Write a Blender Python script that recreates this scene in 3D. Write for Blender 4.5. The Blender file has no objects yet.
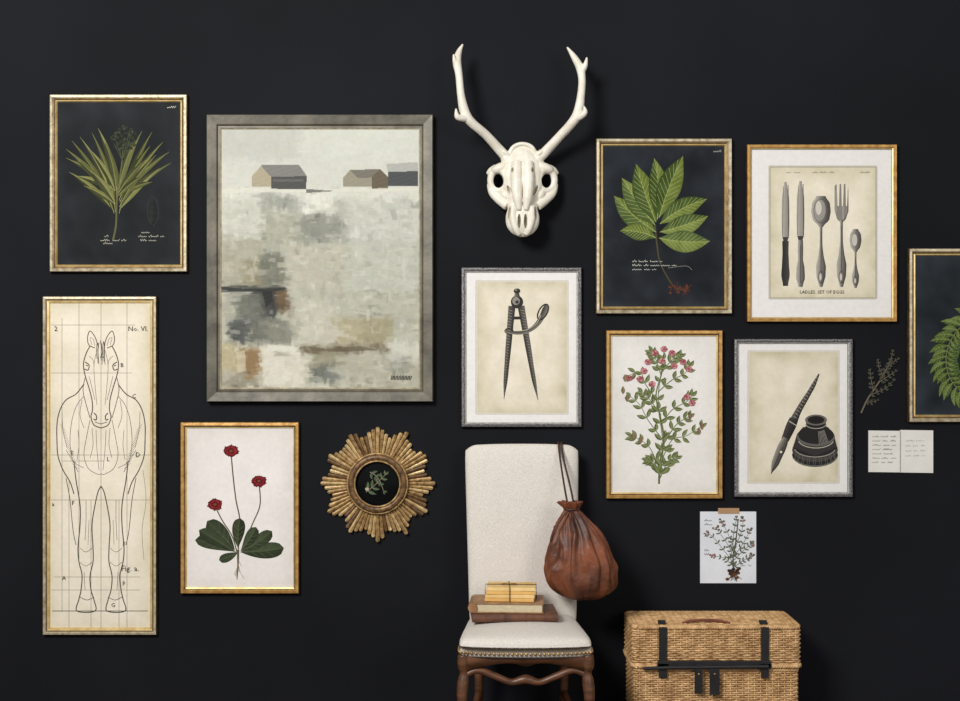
import bpy, math, random
import numpy as np
from mathutils import Vector, Matrix, noise
random.seed(7); np.random.seed(7)
D=5.0; F=1250.0; CZ=1.52
def W(px,py,y=0.0):
    s=(D+y)/F
    return Vector(((px-480)*s, y, CZ-(py-350.5)*s))
def lin(c):
    o=[]
    for v in c[:3]:
        v=max(0,min(255,v))/255.0
        o.append(v/12.92 if v<=0.04045 else ((v+0.055)/1.055)**2.4)
    return tuple(o)+(1.0,)
S=bpy.context.scene
col=S.collection
S.view_settings.view_transform='Standard'
S.view_settings.look='None'
# ---------------------------------------------------------------- materials
def mat(name,c,c2=None,rough=0.5,metal=0.0,scale=20,bump=0.0,bscale=60,spec=0.5,stretch=None,detail=4):
    m=bpy.data.materials.new(name); m.use_nodes=True
    nt=m.node_tree; b=nt.nodes['Principled BSDF']
    b.inputs['Roughness'].default_value=rough; b.inputs['Metallic'].default_value=metal
    b.inputs['Specular IOR Level'].default_value=spec
    tc=nt.nodes.new('ShaderNodeTexCoord'); mp=nt.nodes.new('ShaderNodeMapping')
    nt.links.new(tc.outputs['Object'],mp.inputs[0])
    if stretch: mp.inputs['Scale'].default_value=stretch
    n=nt.nodes.new('ShaderNodeTexNoise'); n.inputs['Scale'].default_value=scale; n.inputs['Detail'].default_value=detail
    nt.links.new(mp.outputs[0],n.inputs['Vector'])
    r=nt.nodes.new('ShaderNodeValToRGB')
    r.color_ramp.elements[0].position=0.32; r.color_ramp.elements[1].position=0.68
    r.color_ramp.elements[0].color=lin(c2 or c); r.color_ramp.elements[1].color=lin(c)
    nt.links.new(n.outputs['Fac'],r.inputs[0]); nt.links.new(r.outputs[0],b.inputs['Base Color'])
    if bump>0:
        n2=nt.nodes.new('ShaderNodeTexNoise'); n2.inputs['Scale'].default_value=bscale; n2.inputs['Detail'].default_value=3
        nt.links.new(mp.outputs[0],n2.inputs['Vector'])
        bp=nt.nodes.new('ShaderNodeBump'); bp.inputs['Strength'].default_value=bump; bp.inputs['Distance'].default_value=0.003
        nt.links.new(n2.outputs['Fac'],bp.inputs['Height']); nt.links.new(bp.outputs[0],b.inputs['Normal'])
    return m
def artmat(name,amt=0.12,rough=0.7,scale=60):
    m=bpy.data.materials.new(name); m.use_nodes=True
    nt=m.node_tree; b=nt.nodes['Principled BSDF']; b.inputs['Roughness'].default_value=rough
    b.inputs['Specular IOR Level'].default_value=0.15
    a=nt.nodes.new('ShaderNodeAttribute'); a.attribute_name='Col'
    tc=nt.nodes.new('ShaderNodeTexCoord')
    n=nt.nodes.new('ShaderNodeTexNoise'); n.inputs['Scale'].default_value=scale; n.inputs['Detail'].default_value=5
    nt.links.new(tc.outputs['Object'],n.inputs['Vector'])
    mr=nt.nodes.new('ShaderNodeMapRange'); mr.inputs['From Min'].default_value=0.3; mr.inputs['From Max'].default_value=0.7
    mr.inputs['To Min'].default_value=1-amt; mr.inputs['To Max'].default_value=1+amt*0.4
    nt.links.new(n.outputs['Fac'],mr.inputs['Value'])
    mx=nt.nodes.new('ShaderNodeVectorMath'); mx.operation='SCALE'
    nt.links.new(a.outputs['Color'],mx.inputs[0]); nt.links.new(mr.outputs[0],mx.inputs['Scale'])
    nt.links.new(mx.outputs[0],b.inputs['Base Color'])
    return m
M_art=artmat('printed_paper',0.05)
M_paint=artmat('oil_paint',0.05,0.6,90)
# ---------------------------------------------------------------- builders
def empty(name,loc):
    e=bpy.data.objects.new(name,None); e.empty_display_size=0.05
    e.location=loc; col.objects.link(e); return e
class MB:
    def __init__(s): s.v=[];s.f=[];s.m=[];s.cur=0
    def add(s,vs,fs):
        o=len(s.v); s.v.extend([Vector(v) for v in vs]); s.f.extend([tuple(i+o for i in f) for f in fs]); s.m.extend([s.cur]*len(fs))
    def box(s,c,size,rz=0,rx=0,ry=0,taper=1.0):
        R=Matrix.Rotation(rz,3,'Z')@Matrix.Rotation(ry,3,'Y')@Matrix.Rotation(rx,3,'X')
        h=Vector(size)/2; vs=[]
        for x,y,z in [(-1,-1,-1),(1,-1,-1),(1,1,-1),(-1,1,-1),(-1,-1,1),(1,-1,1),(1,1,1),(-1,1,1)]:
            k=taper if z>0 else 1
            vs.append(Vector(c)+R@Vector((x*h.x*k,y*h.y*k,z*h.z)))
        s.add(vs,[(0,3,2,1),(4,5,6,7),(0,1,5,4),(1,2,6,5),(2,3,7,6),(3,0,4,7)])
    def ell(s,c,r,R=None,nu=16,nv=10):
        vs=[];fs=[]
        for j in range(nv+1):
            th=math.pi*j/nv
            for i in range(nu):
                a=2*math.pi*i/nu
                p=Vector((r[0]*math.sin(th)*math.cos(a),r[1]*math.sin(th)*math.sin(a),r[2]*math.cos(th)))
                if R: p=R@p
                vs.append(Vector(c)+p)
        for j in range(nv):
            for i in range(nu):
                fs.append((j*nu+i,(j+1)*nu+i,(j+1)*nu+(i+1)%nu,j*nu+(i+1)%nu))
        s.add(vs,fs)
    def tube(s,pts,rad,seg=8,closed=False,flat=1.0):
        n=len(pts); pts=[Vector(p) for p in pts]
        if not hasattr(rad,'__len__'): rad=[rad]*n
        up=None; vs=[];fs=[]
        for i in range(n):
            if closed: t=pts[(i+1)%n]-pts[i-1]
            else: t=pts[min(i+1,n-1)]-pts[max(i-1,0)]
            if t.length<1e-9: t=Vector((0,0,1))
            t.normalize()
            if up is None:
                up=Vector((0,-1,0)) if abs(t.y)<0.9 else Vector((0,0,1))
            up=up-t*up.dot(t)
            if up.length<1e-6: up=t.orthogonal()
            up.normalize(); sd=t.cross(up)
            for k in range(seg):
                a=2*math.pi*k/seg
                vs.append(pts[i]+sd*math.cos(a)*rad[i]+up*math.sin(a)*rad[i]*flat)
        m=n if closed else n-1
        for i in range(m):
            for k in range(seg):
                a=i*seg;b=((i+1)%n)*seg
                fs.append((a+k,a+(k+1)%seg,b+(k+1)%seg,b+k))
        if not closed:
            fs.append(tuple(range(seg))[::-1]); fs.append(tuple((n-1)*seg+k for k in range(seg)))
        s.add(vs,fs)
    def extr(s,poly,y0,y1):
        n=len(poly)
        vs=[(p[0],y0,p[1]) for p in poly]+[(p[0],y1,p[1]) for p in poly]
        fs=[tuple(range(n)),tuple(range(n,2*n))[::-1]]+[(i,i+n,(i+1)%n+n,(i+1)%n) for i in range(n)]
        s.add(vs,fs)
    def build(s,name,parent,mats,smooth=True,bevel=0,recalc=True):
        me=bpy.data.meshes.new(name)
        o0=parent.location if parent else Vector((0,0,0))
        me.from_pydata([v-o0 for v in s.v],[],s.f)
        for m in mats: me.materials.append(m)
        if len(mats)>1: me.polygons.foreach_set('material_index',s.m)
        me.update()
        if recalc:
            import bmesh
            bm=bmesh.new(); bm.from_mesh(me); bmesh.ops.recalc_face_normals(bm,faces=bm.faces); bm.to_mesh(me); bm.free()
        me.polygons.foreach_set('use_smooth',[smooth]*len(me.polygons))
        ob=bpy.data.objects.new(name,me); col.objects.link(ob)
        if parent: ob.parent=parent
        if bevel:
            b=ob.modifiers.new('bev','BEVEL'); b.width=bevel; b.segments=3; b.limit_method='ANGLE'
        return ob
def catmull(pts,n=6):
    out=[]; P=[tuple(p) for p in pts]; m=len(P)
    if m<3:
        return [tuple(P[0][k]+(P[-1][k]-P[0][k])*i/n for k in range(len(P[0]))) for i in range(n+1)]
    for i in range(m-1):
        p0=P[max(i-1,0)];p1=P[i];p2=P[i+1];p3=P[min(i+2,m-1)]
        for j in range(n):
            t=j/n
            out.append(tuple(0.5*((2*b)+(-a+c)*t+(2*a-5*b+4*c-d)*t*t+(-a+3*b-3*c+d)*t**3) for a,b,c,d in zip(p0,p1,p2,p3)))
    out.append(P[-1]); return out
def jit(c,a): 
    d=random.uniform(-a,a); return tuple(v+d for v in c[:3])
class Art:
    STEP=0.000006
    def __init__(s,depth): s.d=depth; s.v=[];s.f=[];s.c=[];s.L=1
    def vt(s,x,y,c):
        s.v.append(W(x,y,-(s.d+s.L*s.STEP))); s.c.append(lin(c)); return len(s.v)-1
    def poly(s,pts,c,c2=None):
        s.L+=1
        s.f.append(tuple(s.vt(p[0],p[1],c) for p in pts))
    def rect(s,x0,y0,x1,y1,c): s.poly([(x0,y0),(x1,y0),(x1,y1),(x0,y1)],c)
    def frame(s,x0,y0,x1,y1,w,c):
        for a in [((x0,y0),(x1,y0)),((x1,y0),(x1,y1)),((x1,y1),(x0,y1)),((x0,y1),(x0,y0))]: s.line(a,w,c,smooth=False)
    def paper(s,x0,y0,x1,y1,c,edge=0.0,mott=6,fs=0.03,n=36,tint=(1,1,1.3)):
        s.L+=1; seed=random.random()*100; idx=[]
        for j in range(n+1):
            for i in range(n+1):
                x=x0+(x1-x0)*i/n; y=y0+(y1-y0)*j/n
                d=min(x-x0,x1-x,y-y0,y1-y)/(0.5*min(x1-x0,y1-y0))
                e=edge*max(0,1-d*2.2)**2*(0.6+0.8*abs(noise.noise(Vector((x*0.05,y*0.05,seed)))))
                q=noise.fractal(Vector((x*fs,y*fs,seed)),1,2,4)*mott
                idx.append(s.vt(x,y,tuple(v+(q-e)*t for v,t in zip(c,tint))))
        for j in range(n):
            for i in range(n):
                a=j*(n+1)+i; s.f.append((idx[a],idx[a+1],idx[a+n+2],idx[a+n+1]))
    def line(s,pts,w,c,smooth=True,w2=None,n=6):
        s.L+=1
        P=catmull(pts,n) if smooth and len(pts)>2 else [tuple(p) for p in pts]
        m=len(P); prev=None
        for i,p in enumerate(P):
            a=P[max(i-1,0)];b=P[min(i+1,m-1)]
            dx,dy=b[0]-a[0],b[1]-a[1]; l=math.hypot(dx,dy) or 1
            t=i/(m-1)
            ww=(w if w2 is None else w+(w2-w)*t)/2
            nx,ny=-dy/l*ww,dx/l*ww
            q=(s.vt(p[0]+nx,p[1]+ny,c),s.vt(p[0]-nx,p[1]-ny,c))
            if prev: s.f.append((prev[0],prev[1],q[1],q[0]))
            prev=q
    def ell(s,x,y,rx,ry,c,rot=0,n=24):
        cr,sr=math.cos(rot),math.sin(rot)
        s.poly([(x+rx*math.cos(a)*cr-ry*math.sin(a)*sr,y+rx*math.cos(a)*sr+ry*math.sin(a)*cr) for a in [2*math.pi*i/n for i in range(n)]],c)
    def ring(s,x,y,rx,ry,w,c,rot=0,n=28,a0=0,a1=2*math.pi):
        cr,sr=math.cos(rot),math.sin(rot)
        s.line([(x+rx*math.cos(a)*cr-ry*math.sin(a)*sr,y+rx*math.cos(a)*sr+ry*math.sin(a)*cr) for a in [a0+(a1-a0)*i/n for i in range(n+1)]],w,c,smooth=False)
    def strip(s,axis,widths,c,cr=None):
        s.L+=1
        P=catmull(axis,5) if len(axis)>2 else catmull(axis,12); m=len(P); cr=cr or c; prev=None
        for i,p in enumerate(P):
            a=P[max(i-1,0)];b=P[min(i+1,m-1)]
            dx,dy=b[0]-a[0],b[1]-a[1]; l=math.hypot(dx,dy) or 1
            t=i/(m-1)*(len(widths)-1); k=min(int(t),len(widths)-2); f=t-k
            f=f*f*(3-2*f); ww=(widths[k]*(1-f)+widths[k+1]*f)/2
            nx,ny=-dy/l*ww,dx/l*ww
            q=(s.vt(p[0]+nx,p[1]+ny,c),s.vt(p[0],p[1],tuple((u+v)/2 for u,v in zip(c,cr))),s.vt(p[0]-nx,p[1]-ny,cr))
            if prev: s.f.append((prev[0],prev[1],q[1],q[0])); s.f.append((prev[1],prev[2],q[2],q[1]))
            prev=q
    def leaf(s,x0,y0,x1,y1,w,ca,cb=None,bend=0.0,veins=0,peak=0.45,rib=None,jt=8,ribw=0.6,round_tip=False):
        cb=cb or ca; s.L+=1
        dx,dy=x1-x0,y1-y0; l=math.hypot(dx,dy) or 1; nx,ny=-dy/l,dx/l
        mx,my=(x0+x1)/2+nx*bend*l,(y0+y1)/2+ny*bend*l
        N=12; C=[];prev=None
        ca=jit(ca,jt); cb=jit(cb,jt)
        for i in range(N+1):
            t=i/N
            x=(1-t)**2*x0+2*t*(1-t)*mx+t*t*x1; y=(1-t)**2*y0+2*t*(1-t)*my+t*t*y1
            tx=2*(1-t)*(mx-x0)+2*t*(x1-mx); ty=2*(1-t)*(my-y0)+2*t*(y1-my); tl=math.hypot(tx,ty) or 1
            if t<peak: q=math.sin(math.pi/2*t/peak)
            else:
                q=(1-t)/(1-peak); q=math.sqrt(max(0,1-(1-q)**2)) if round_tip else math.sin(math.pi/2*q)
            hw=w/2*max(q,0.0)
            ax,ay=-ty/tl*hw,tx/tl*hw
            C.append((x,y,ax,ay))
            k=random.uniform(-jt,jt)*0.6
            cs=tuple(v+k for v in ca); ct=tuple(v+k for v in cb)
            q=(s.vt(x+ax,y+ay,tuple(v*0.85 for v in cs)),s.vt(x,y,cs),s.vt(x,y,ct),s.vt(x-ax,y-ay,tuple(v*0.85 for v in ct)))
            if prev: s.f.append((prev[0],prev[1],q[1],q[0])); s.f.append((prev[2],prev[3],q[3],q[2]))
            prev=q
        if rib:
            s.line([(c[0],c[1]) for c in C],ribw,rib,smooth=False,w2=ribw*0.4)
            for k in range(1,veins+1):
                i=int(1+k*(N-3)/(veins+1)); j=min(i+2,N-1)
                a=C[i];b=C[j]
                s.line([(a[0],a[1]),(b[0]+b[2]*0.85,b[1]+b[3]*0.85)],ribw*0.55,rib,smooth=False)
                s.line([(a[0],a[1]),(b[0]-b[2]*0.85,b[1]-b[3]*0.85)],ribw*0.55,rib,smooth=False)
    def script(s,x,y,L,h,c,w=0.5,slant=0.3):
        cx=x
        while cx<x+L:
            wl=min(random.uniform(4,10),x+L-cx)
            if wl<2: break
            pts=[];n=max(3,int(wl/(h*0.45)))
            for i in range(n):
                up=(i%2==0)
                hh=h*random.choice([0.4,0.5,0.5,1.0])
                pts.append((cx+wl*i/(n-1)+(slant*hh if up else 0),y-(hh if up else 0)))
            s.line(pts,w,c,n=3)
            cx+=wl+random.uniform(1.5,3)
    def sprig(s,pts,n,ls,lw,ca,cb,stem,sw=0.7,ang=0.9,start=0.15,rib=None,taper=0.5):
        P=catmull(pts,8) if len(pts)>2 else catmull(pts,16)
        s.line(pts,sw,stem,w2=sw*0.5)
        for k in range(n):
            t=start+(1-start)*k/max(n-1,1); i=min(int(t*(len(P)-1)),len(P)-2)
            x,y=P[i][:2]; dx,dy=P[i+1][0]-x,P[i+1][1]-y; a=math.atan2(dy,dx)
            l=ls*(1-taper*t)*random.uniform(0.8,1.15)
            for sg in (1,-1):
                b=a+sg*ang*random.uniform(0.8,1.2)
                if k==n-1 and sg==1: b=a
                s.leaf(x,y,x+l*math.cos(b),y+l*math.sin(b),lw*(1-taper*t*0.6),ca,cb,bend=0.1*sg,rib=rib,ribw=0.35)
    def build(s,name,parent,m=None):
        me=bpy.data.meshes.new(name); o0=parent.location
        me.from_pydata([v-o0 for v in s.v],[],s.f)
        a=me.color_attributes.new('Col','FLOAT_COLOR','POINT')
        a.data.foreach_set('color',np.array(s.c,dtype=np.float32).ravel())
        me.materials.append(m or M_art); me.update()
        ob=bpy.data.objects.new(name,me); col.objects.link(ob); ob.parent=parent
        return ob
# ---------------------------------------------------------------- picture frame
def frame(name,x0,y0,x1,y1,prof,mats,depth=0.025,artd=0.012):
    c=W((x0+x1)/2,(y0+y1)/2,0); c.y=0
    e=empty(name,c)
    mb=MB()
    n=len(prof)
    for ins,dp,_ in prof:
        y=-max(dp*depth,0.0005)
        for a,b in ((x0+ins,y0+ins),(x1-ins,y0+ins),(x1-ins,y1-ins),(x0+ins,y1-ins)):
            p=W(a,b,-depth); p.y=y; mb.v.append(p)
    for i in range(n-1):
        for k in range(4):
            mb.f.append((i*4+k,i*4+(k+1)%4,(i+1)*4+(k+1)%4,(i+1)*4+k)); mb.m.append(prof[i][2])
    mb.build('frame_moulding',e,mats,smooth=False)
    bk=MB(); a=W(x0+1.5,y0+1.5,-depth); b=W(x1-1.5,y1-1.5,-depth)
    bk.box(((a.x+b.x)/2,-(artd-0.001)/2-0.0005,(a.z+b.z)/2),(b.x-a.x,artd-0.002,a.z-b.z))
    bk.build('backing_board',e,[M_board],smooth=False)
    return e
M_board=mat('backing_board',(150,130,100))
M_champ=mat('champagne_leaf',(208,196,168),(152,138,110),rough=0.46,metal=0.4,scale=45,bump=0.2,bscale=200)
M_champ_d=mat('dark_gold_edge',(116,90,52),(68,52,30),rough=0.45,metal=0.5,scale=40)
M_gold=mat('gold_leaf',(206,160,90),(158,114,56),rough=0.44,metal=0.4,scale=40,bump=0.2,bscale=200)
M_gold_b=mat('bright_gold',(230,206,146),(200,164,98),rough=0.38,metal=0.45,scale=30)
M_taupe=mat('taupe_frame',(112,107,93),(76,72,62),rough=0.5,metal=0.2,scale=14,bump=0.25,bscale=60)
M_taupe_l=mat('pale_gold_lip',(196,186,156),(150,140,116),rough=0.4,metal=0.3,scale=40)
M_pewter=mat('pewter_beads',(154,151,150),(54,51,54),rough=0.38,metal=0.4,scale=170,bump=0.4,bscale=300)
M_ebony=mat('dark_pewter',(60,58,60),(28,27,29),rough=0.4,metal=0.4,scale=120)
M_silver=mat('silver_lip',(220,218,213),(170,168,166),rough=0.35,metal=0.4,scale=60)
P_champ=[(0,0,1),(0,0.7,1),(0.8,0.95,0),(3.2,1.0,0),(4.2,0.7,1),(5.6,0.62,2),(6.8,0.75,2),(7.6,0.5,1),(7.8,0.3,1)]
m_champ=[M_champ,M_champ_d,M_gold_b]
P_gold=[(0,0,1),(0,0.7,1),(0.7,0.95,0),(3.4,1.0,0),(4.0,0.8,1),(5.0,0.7,2),(6.0,0.65,2),(6.4,0.4,1)]
m_gold=[M_gold,M_champ_d,M_gold_b]
P_pew=[(0,0,1),(0,0.7,1),(0.8,0.9,0),(2.6,1.0,0),(4.0,0.85,2),(4.9,0.7,1),(5.2,0.3,1)]
m_pew=[M_pewter,M_ebony,M_silver]
# ================= 1 palm print
e=frame('framed_palm_leaf_print',49,94,187,272,P_champ,m_champ)
A=Art(0.012)
A.paper(55,100,181,266,(25,28,31),edge=-10,mott=10,fs=0.04,tint=(1,1,1.05))
g1,g2=(96,98,52),(62,66,34)
tips=[(69,172),(66,158),(72,141),(80,137),(66,149),(92,133),(98,128),(110,150),(152,132),(163,142),(169,152),(171,163),(160,168),(142,131),(150,146),(84,186),(152,182),(135,140),(76,176),(104,140),(78,160),(88,148),(146,160),(156,155),(90,170),(142,176)]
for i,t in enumerate(tips):
    bx,by=117+(t[0]-117)*0.06,215-random.uniform(0,26)
    A.leaf(bx,by,t[0],t[1],6.0 if i%2 else 7.0,(122,122,70) if i%3==0 else g1,g2,bend=(0.09 if t[0]<117 else -0.09),rib=(140,138,90),ribw=0.5,peak=0.4)
A.line([(113,240),(116,225),(117,200),(121,170),(123,150)],2.0,(92,92,54),w2=1)
for k in range(90):
    a=random.uniform(0,6.28);r=random.random()**0.5
    A.ell(124+13*r*math.cos(a),139+13*r*math.sin(a),1.6,1.3,random.choice([(40,46,32),(58,62,44),(28,33,27)]),n=8)
for k in range(9):
    A.line([(122,160),(124+random.uniform(-11,11),139+random.uniform(-10,10))],0.6,(64,68,46),smooth=False)
A.ring(153,211,5.5,14,0.7,(46,50,46)); A.line([(152,195),(154,228)],0.5,(46,50,46),smooth=False); A.leaf(152,226,153,199,9,(32,36,34),(38,42,38))
for (x,y,l) in [(104,237,8),(100,241,26),(103,244,12),(141,233,10),(138,237,26),(140,241,16)]: A.script(x,y,l,2.0,(180,176,160),0.4)
A.script(167,108,9,2,(200,196,180),0.4)
A.build('palm_print',e)
# ================= 2 abstract painting
P_big=[(0,0,0),(0,0.7,0),(0.8,0.95,0),(9.5,0.8,0),(10.5,0.72,2),(11.2,0.6,0),(13.0,0.6,1),(14.2,0.5,1),(14.6,0.35,1)]
e=frame('framed_abstract_landscape_painting',206,114,433,402,P_big,[M_taupe,M_taupe_l,M_champ_d],depth=0.04,artd=0.016)
def painting():
    R=1.6; x0,y0,x1,y1=219.0,127.0,420.0,389.5
    w=int((x1-x0)*R);h=int((y1-y0)*R)
    T=np.zeros((h,w,3)); T[:]=(196,196,184)
    def rf(a,b,c,d,colr):
        T[max(0,int((b-y0)*R)):int((d-y0)*R),max(0,int((a-x0)*R)):int((c-x0)*R)]=colr
    rf(219,127,300,160,(184,184,173)); rf(330,127,420,165,(198,199,187))
    rf(219,188,420,200,(200,199,186))
    rf(219,200,420,290,(170,170,156))
    rf(219,200,262,235,(188,187,174)); rf(262,196,300,210,(150,151,140)); rf(300,192,334,214,(212,210,197))
    rf(300,214,345,242,(138,139,127)); rf(262,215,300,250,(164,162,146)); rf(345,200,420,240,(186,186,173))
    rf(219,238,262,286,(164,161,142)); rf(262,252,285,286,(116,116,102)); rf(286,244,345,290,(176,173,156))
    rf(345,240,420,300,(180,180,166)); rf(244,262,262,286,(140,133,108))
    rf(219,290,420,345,(174,173,156))
    rf(222,287,286,292,(56,57,54)); rf(222,292,240,330,(166,164,148)); rf(240,293,262,342,(106,107,97)); rf(262,292,278,320,(62,64,61))
    rf(276,292,290,312,(98,82,62)); rf(262,320,290,345,(128,128,114)); rf(230,320,252,344,(80,82,77))
    rf(300,300,335,345,(186,183,166)); rf(335,318,365,347,(168,160,132)); rf(365,318,392,348,(154,146,118))
    rf(219,345,420,389,(180,177,160)); rf(219,345,240,372,(176,165,134)); rf(242,349,262,374,(138,115,82)); rf(262,345,306,386,(202,198,180))
    rf(300,346,388,352,(108,98,78)); rf(310,353,350,368,(144,139,118)); rf(350,356,420,389,(170,167,149)); rf(312,368,340,384,(112,114,104))
    rf(219,374,262,389,(146,141,122)); rf(388,340,420,360,(194,192,178)); rf(392,360,406,376,(146,145,132))
    T0=T.copy()
    for it in range(2):
        T=(T+np.roll(T,3,0)+np.roll(T,-3,0)+np.roll(T,4,1)+np.roll(T,-4,1))/5
    T[:6]=T0[:6];T[-6:]=T0[-6:];T[:,:7]=T0[:,:7];T[:,-7:]=T0[:,-7:]
    img=T.copy(); ht=np.zeros((h,w))
    yy,xx=np.mgrid[0:h,0:w].astype(float)
    NN=5200
    for k in range(NN):
        late=k/NN
        px=random.uniform(0,w-1);py=random.uniform(0,h-1)
        Y=y0+py/R; X=x0+px/R
        sky=Y<186
        nx_=5*noise.noise(Vector((X*0.07,Y*0.07,3)))*R+random.gauss(0,1.8)*R; ny_=5*noise.noise(Vector((X*0.07,Y*0.07,9)))*R
        if sky: nx_=ny_=0
        qy=min(h-1,max(0,int(py+ny_))); qx=min(w-1,max(0,int(px+nx_)))
        if not sky: qy=max(qy,int((188-y0)*R))
        base=T[qy,qx]
        ln=random.uniform(8,28)*(1.2-0.6*late)*R*(1.5 if sky else 0.8); wd=random.uniform(3,9)*(1.2-0.65*late)*R*(1.3 if sky else 1)
        ang=random.gauss(0,0.14)
        if random.random()<(0.3 if sky else 0.33): ang+=math.pi/2
        if 284<Y<300 and X<290: ang=0;wd*=0.4
        j=random.gauss(0,2.0 if sky else 6.5) 
        c=base+j+np.array([random.gauss(0,1),random.gauss(0,1),random.gauss(0,1.5)])
        if not sky and random.random()<0.03: c=c*0.82
        if not sky and random.random()<0.07: c=c*0.5+np.array((212,210,196))*0.5
        r=int(ln/2+wd/2+2); ax=max(0,int(px)-r);bx=min(w,int(px)+r);ay=max(0,int(py)-r);by=min(h,int(py)+r)
        sx=xx[ay:by,ax:bx]-px; sy=yy[ay:by,ax:bx]-py
        u=sx*math.cos(ang)+sy*math.sin(ang); v=-sx*math.sin(ang)+sy*math.cos(ang)
        mk=(np.abs(u)<ln/2*(1+0.15*np.sin(v*2.1+k)))&(np.abs(v)<wd/2)
        st=2.0*np.sin(v*1.9+k*1.3)+1.4*np.sin(v*4.1+k)
        al=0.62*np.clip(1.8-1.8*np.abs(u)/(ln/2),0,1)*mk
        if late>0.88 and not sky: al=0.6*mk
        for q in range(3):
            img[ay:by,ax:bx,q]=img[ay:by,ax:bx,q]*(1-al)+(c[q]+st*(0.6 if sky else 1))*al
        ht[ay:by,ax:bx]=np.where(mk,0.00022*random.random()+0.00003*np.sin(v*2.5),ht[ay:by,ax:bx])
    def pf(pts,c,nz=4,al=1.0):
        P=[((a-x0)*R,(b-y0)*R) for a,b in pts]
        ins=np.zeros((h,w),bool); n=len(P)
        for i in range(n):
            ax_,ay_=P[i];bx_,by_=P[(i+1)%n]
            if ay_==by_: continue
            cnd=((ay_>yy)!=(by_>yy))&(xx<(bx_-ax_)*(yy-ay_)/(by_-ay_)+ax_)
            ins^=cnd
        nn=(np.sin(xx*0.3+yy*0.9)+np.random.randn(h,w)*0.5)*nz*0.5
        for q in range(3): img[...,q]=np.where(ins,(c[q]+nn)*al+img[...,q]*(1-al),img[...,q])
    pf([(252,176),(261,166),(300,166),(307,176),(307,178),(252,178)],(138,136,126))
    pf([(261,165),(299,165),(306,176),(270,177)],(122,121,114)); pf([(252,176),(261,166),(271,177),(271,187),(252,187)],(164,154,130))
    pf([(271,177),(307,176),(306,189),(271,189)],(76,76,73)); pf([(273,179),(304,179),(304,182),(273,182)],(94,94,91))
    pf([(343,178),(350,170),(380,169),(388,177),(388,187),(343,187)],(144,138,120)); pf([(350,170),(380,169),(387,177),(358,178)],(114,110,98))
    pf([(372,177),(380,169),(388,177),(388,189),(372,189)],(100,90,74))
    pf([(388,172),(418,171),(418,186),(388,186)],(74,76,76)); pf([(386,164),(418,162),(418,171),(388,172)],(168,168,160))
    pf([(219,189),(252,188),(310,190),(388,188),(420,187),(420,191),(219,193)],(208,205,190),al=0.8)
    pf([(306,189),(336,191),(306,193)],(92,92,86),al=0.8)
    pf([(222,287),(246,288.5),(287,288),(284,291),(256,292),(222,290.5)],(48,49,47),al=0.75); pf([(262,291),(272,291),(273,301),(266,308)],(42,44,42),al=0.85)
    pf([(276,291),(287,290),(285,303),(279,304)],(108,88,64),al=0.7); pf([(308,346),(330,349),(360,346),(380,350),(340,352),(312,350.5)],(98,88,68),al=0.65)
    pf([(247,353),(257,350),(260,367),(249,370)],(136,110,78),al=0.7); pf([(236,352),(245,350),(246,371),(238,373)],(196,186,160),al=0.7)
    pf([(264,358),(284,356),(286,384),(266,386)],(208,204,188),al=0.6); pf([(268,345),(300,347),(296,352),(266,351)],(214,212,198),al=0.7)
    ny,nx=h,w; o=e.location
    X=x0+(np.arange(nx))/R; Y=y0+(np.arange(ny))/R
    gx,gy=np.meshgrid(X,Y)
    s=(D-0.017)/F
    v=np.stack([(gx-480)*s-o.x,-(0.017+ht)-o.y,CZ-(gy-350.5)*s-o.z],-1).reshape(-1,3)
    i=np.arange(ny*nx).reshape(ny,nx)
    f=np.stack([i[:-1,:-1],i[:-1,1:],i[1:,1:],i[1:,:-1]],-1).reshape(-1,4)
    me=bpy.data.meshes.new('canvas'); me.from_pydata(v.tolist(),[],f.tolist())
    c=np.clip(img,0,255)/255.0; c=np.where(c<=0.04045,c/12.92,((c+0.055)/1.055)**2.4)
    cc=np.ones((ny*nx,4),np.float32); cc[:,:3]=c.reshape(-1,3)
    a=me.color_attributes.new('Col','FLOAT_COLOR','POINT'); a.data.foreach_set('color',cc.ravel())
    me.materials.append(M_paint); me.update()
    ob=bpy.data.objects.new('canvas',me); col.objects.link(ob); ob.parent=e
    A=Art(0.0185)
    for x in range(391,411,3): A.line([(x,380),(x+0.8,375),(x+1.6,380),(x+2.6,376)],0.9,(35,34,32),smooth=False)
    A.build('signature',e)
painting()
# ================= 3 horse drawing
P_h=[(0,0,1),(0,0.7,1),(0.8,0.95,0),(2.8,1.0,0),(3.6,0.8,1),(4.6,0.8,2),(6.4,0.75,2),(7.2,0.5,1),(7.4,0.3,1)]
e=frame('framed_horse_drawing',42,296,156.5,635.5,P_h,m_champ)
A=Art(0.012)
A.paper(48,302,151,630,(226,216,196),edge=20,mott=7,fs=0.035)
gl=(134,126,112); gk=(84,78,70)
for y,a,b in [(325,51,135),(373,51,132),(455,51,150),(461,62,104),(500,51,150),(577,54,140),(590,51,140)]: A.line([(a,y),(b,y)],0.5,gl,smooth=False)
for x,a,b in [(62,318,612),(69,480,628),(79,303,560),(101,303,628),(127,303,628),(91,500,628),(119,500,628)]: A.line([(x,a),(x,b)],0.5,gl,smooth=False)
A.line([(52,611),(148,611)],0.8,gk,smooth=False)
def sym(pts,w=0.9,c=gk,cx=101):
    w*=0.88
    A.line(pts,w,c); A.line([(2*cx-x,y) for x,y in pts],w,c)
sym([(95,348),(89,345),(87.5,338),(90,331),(95,337),(98,346)],1.0); sym([(92,345),(90,338),(93,339),(95,346)],0.5)
sym([(90,346),(86,354),(83.5,364),(85,375),(89,388),(92,400),(92.5,410),(91,417),(94,425),(101,428)],1.2)
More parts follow.
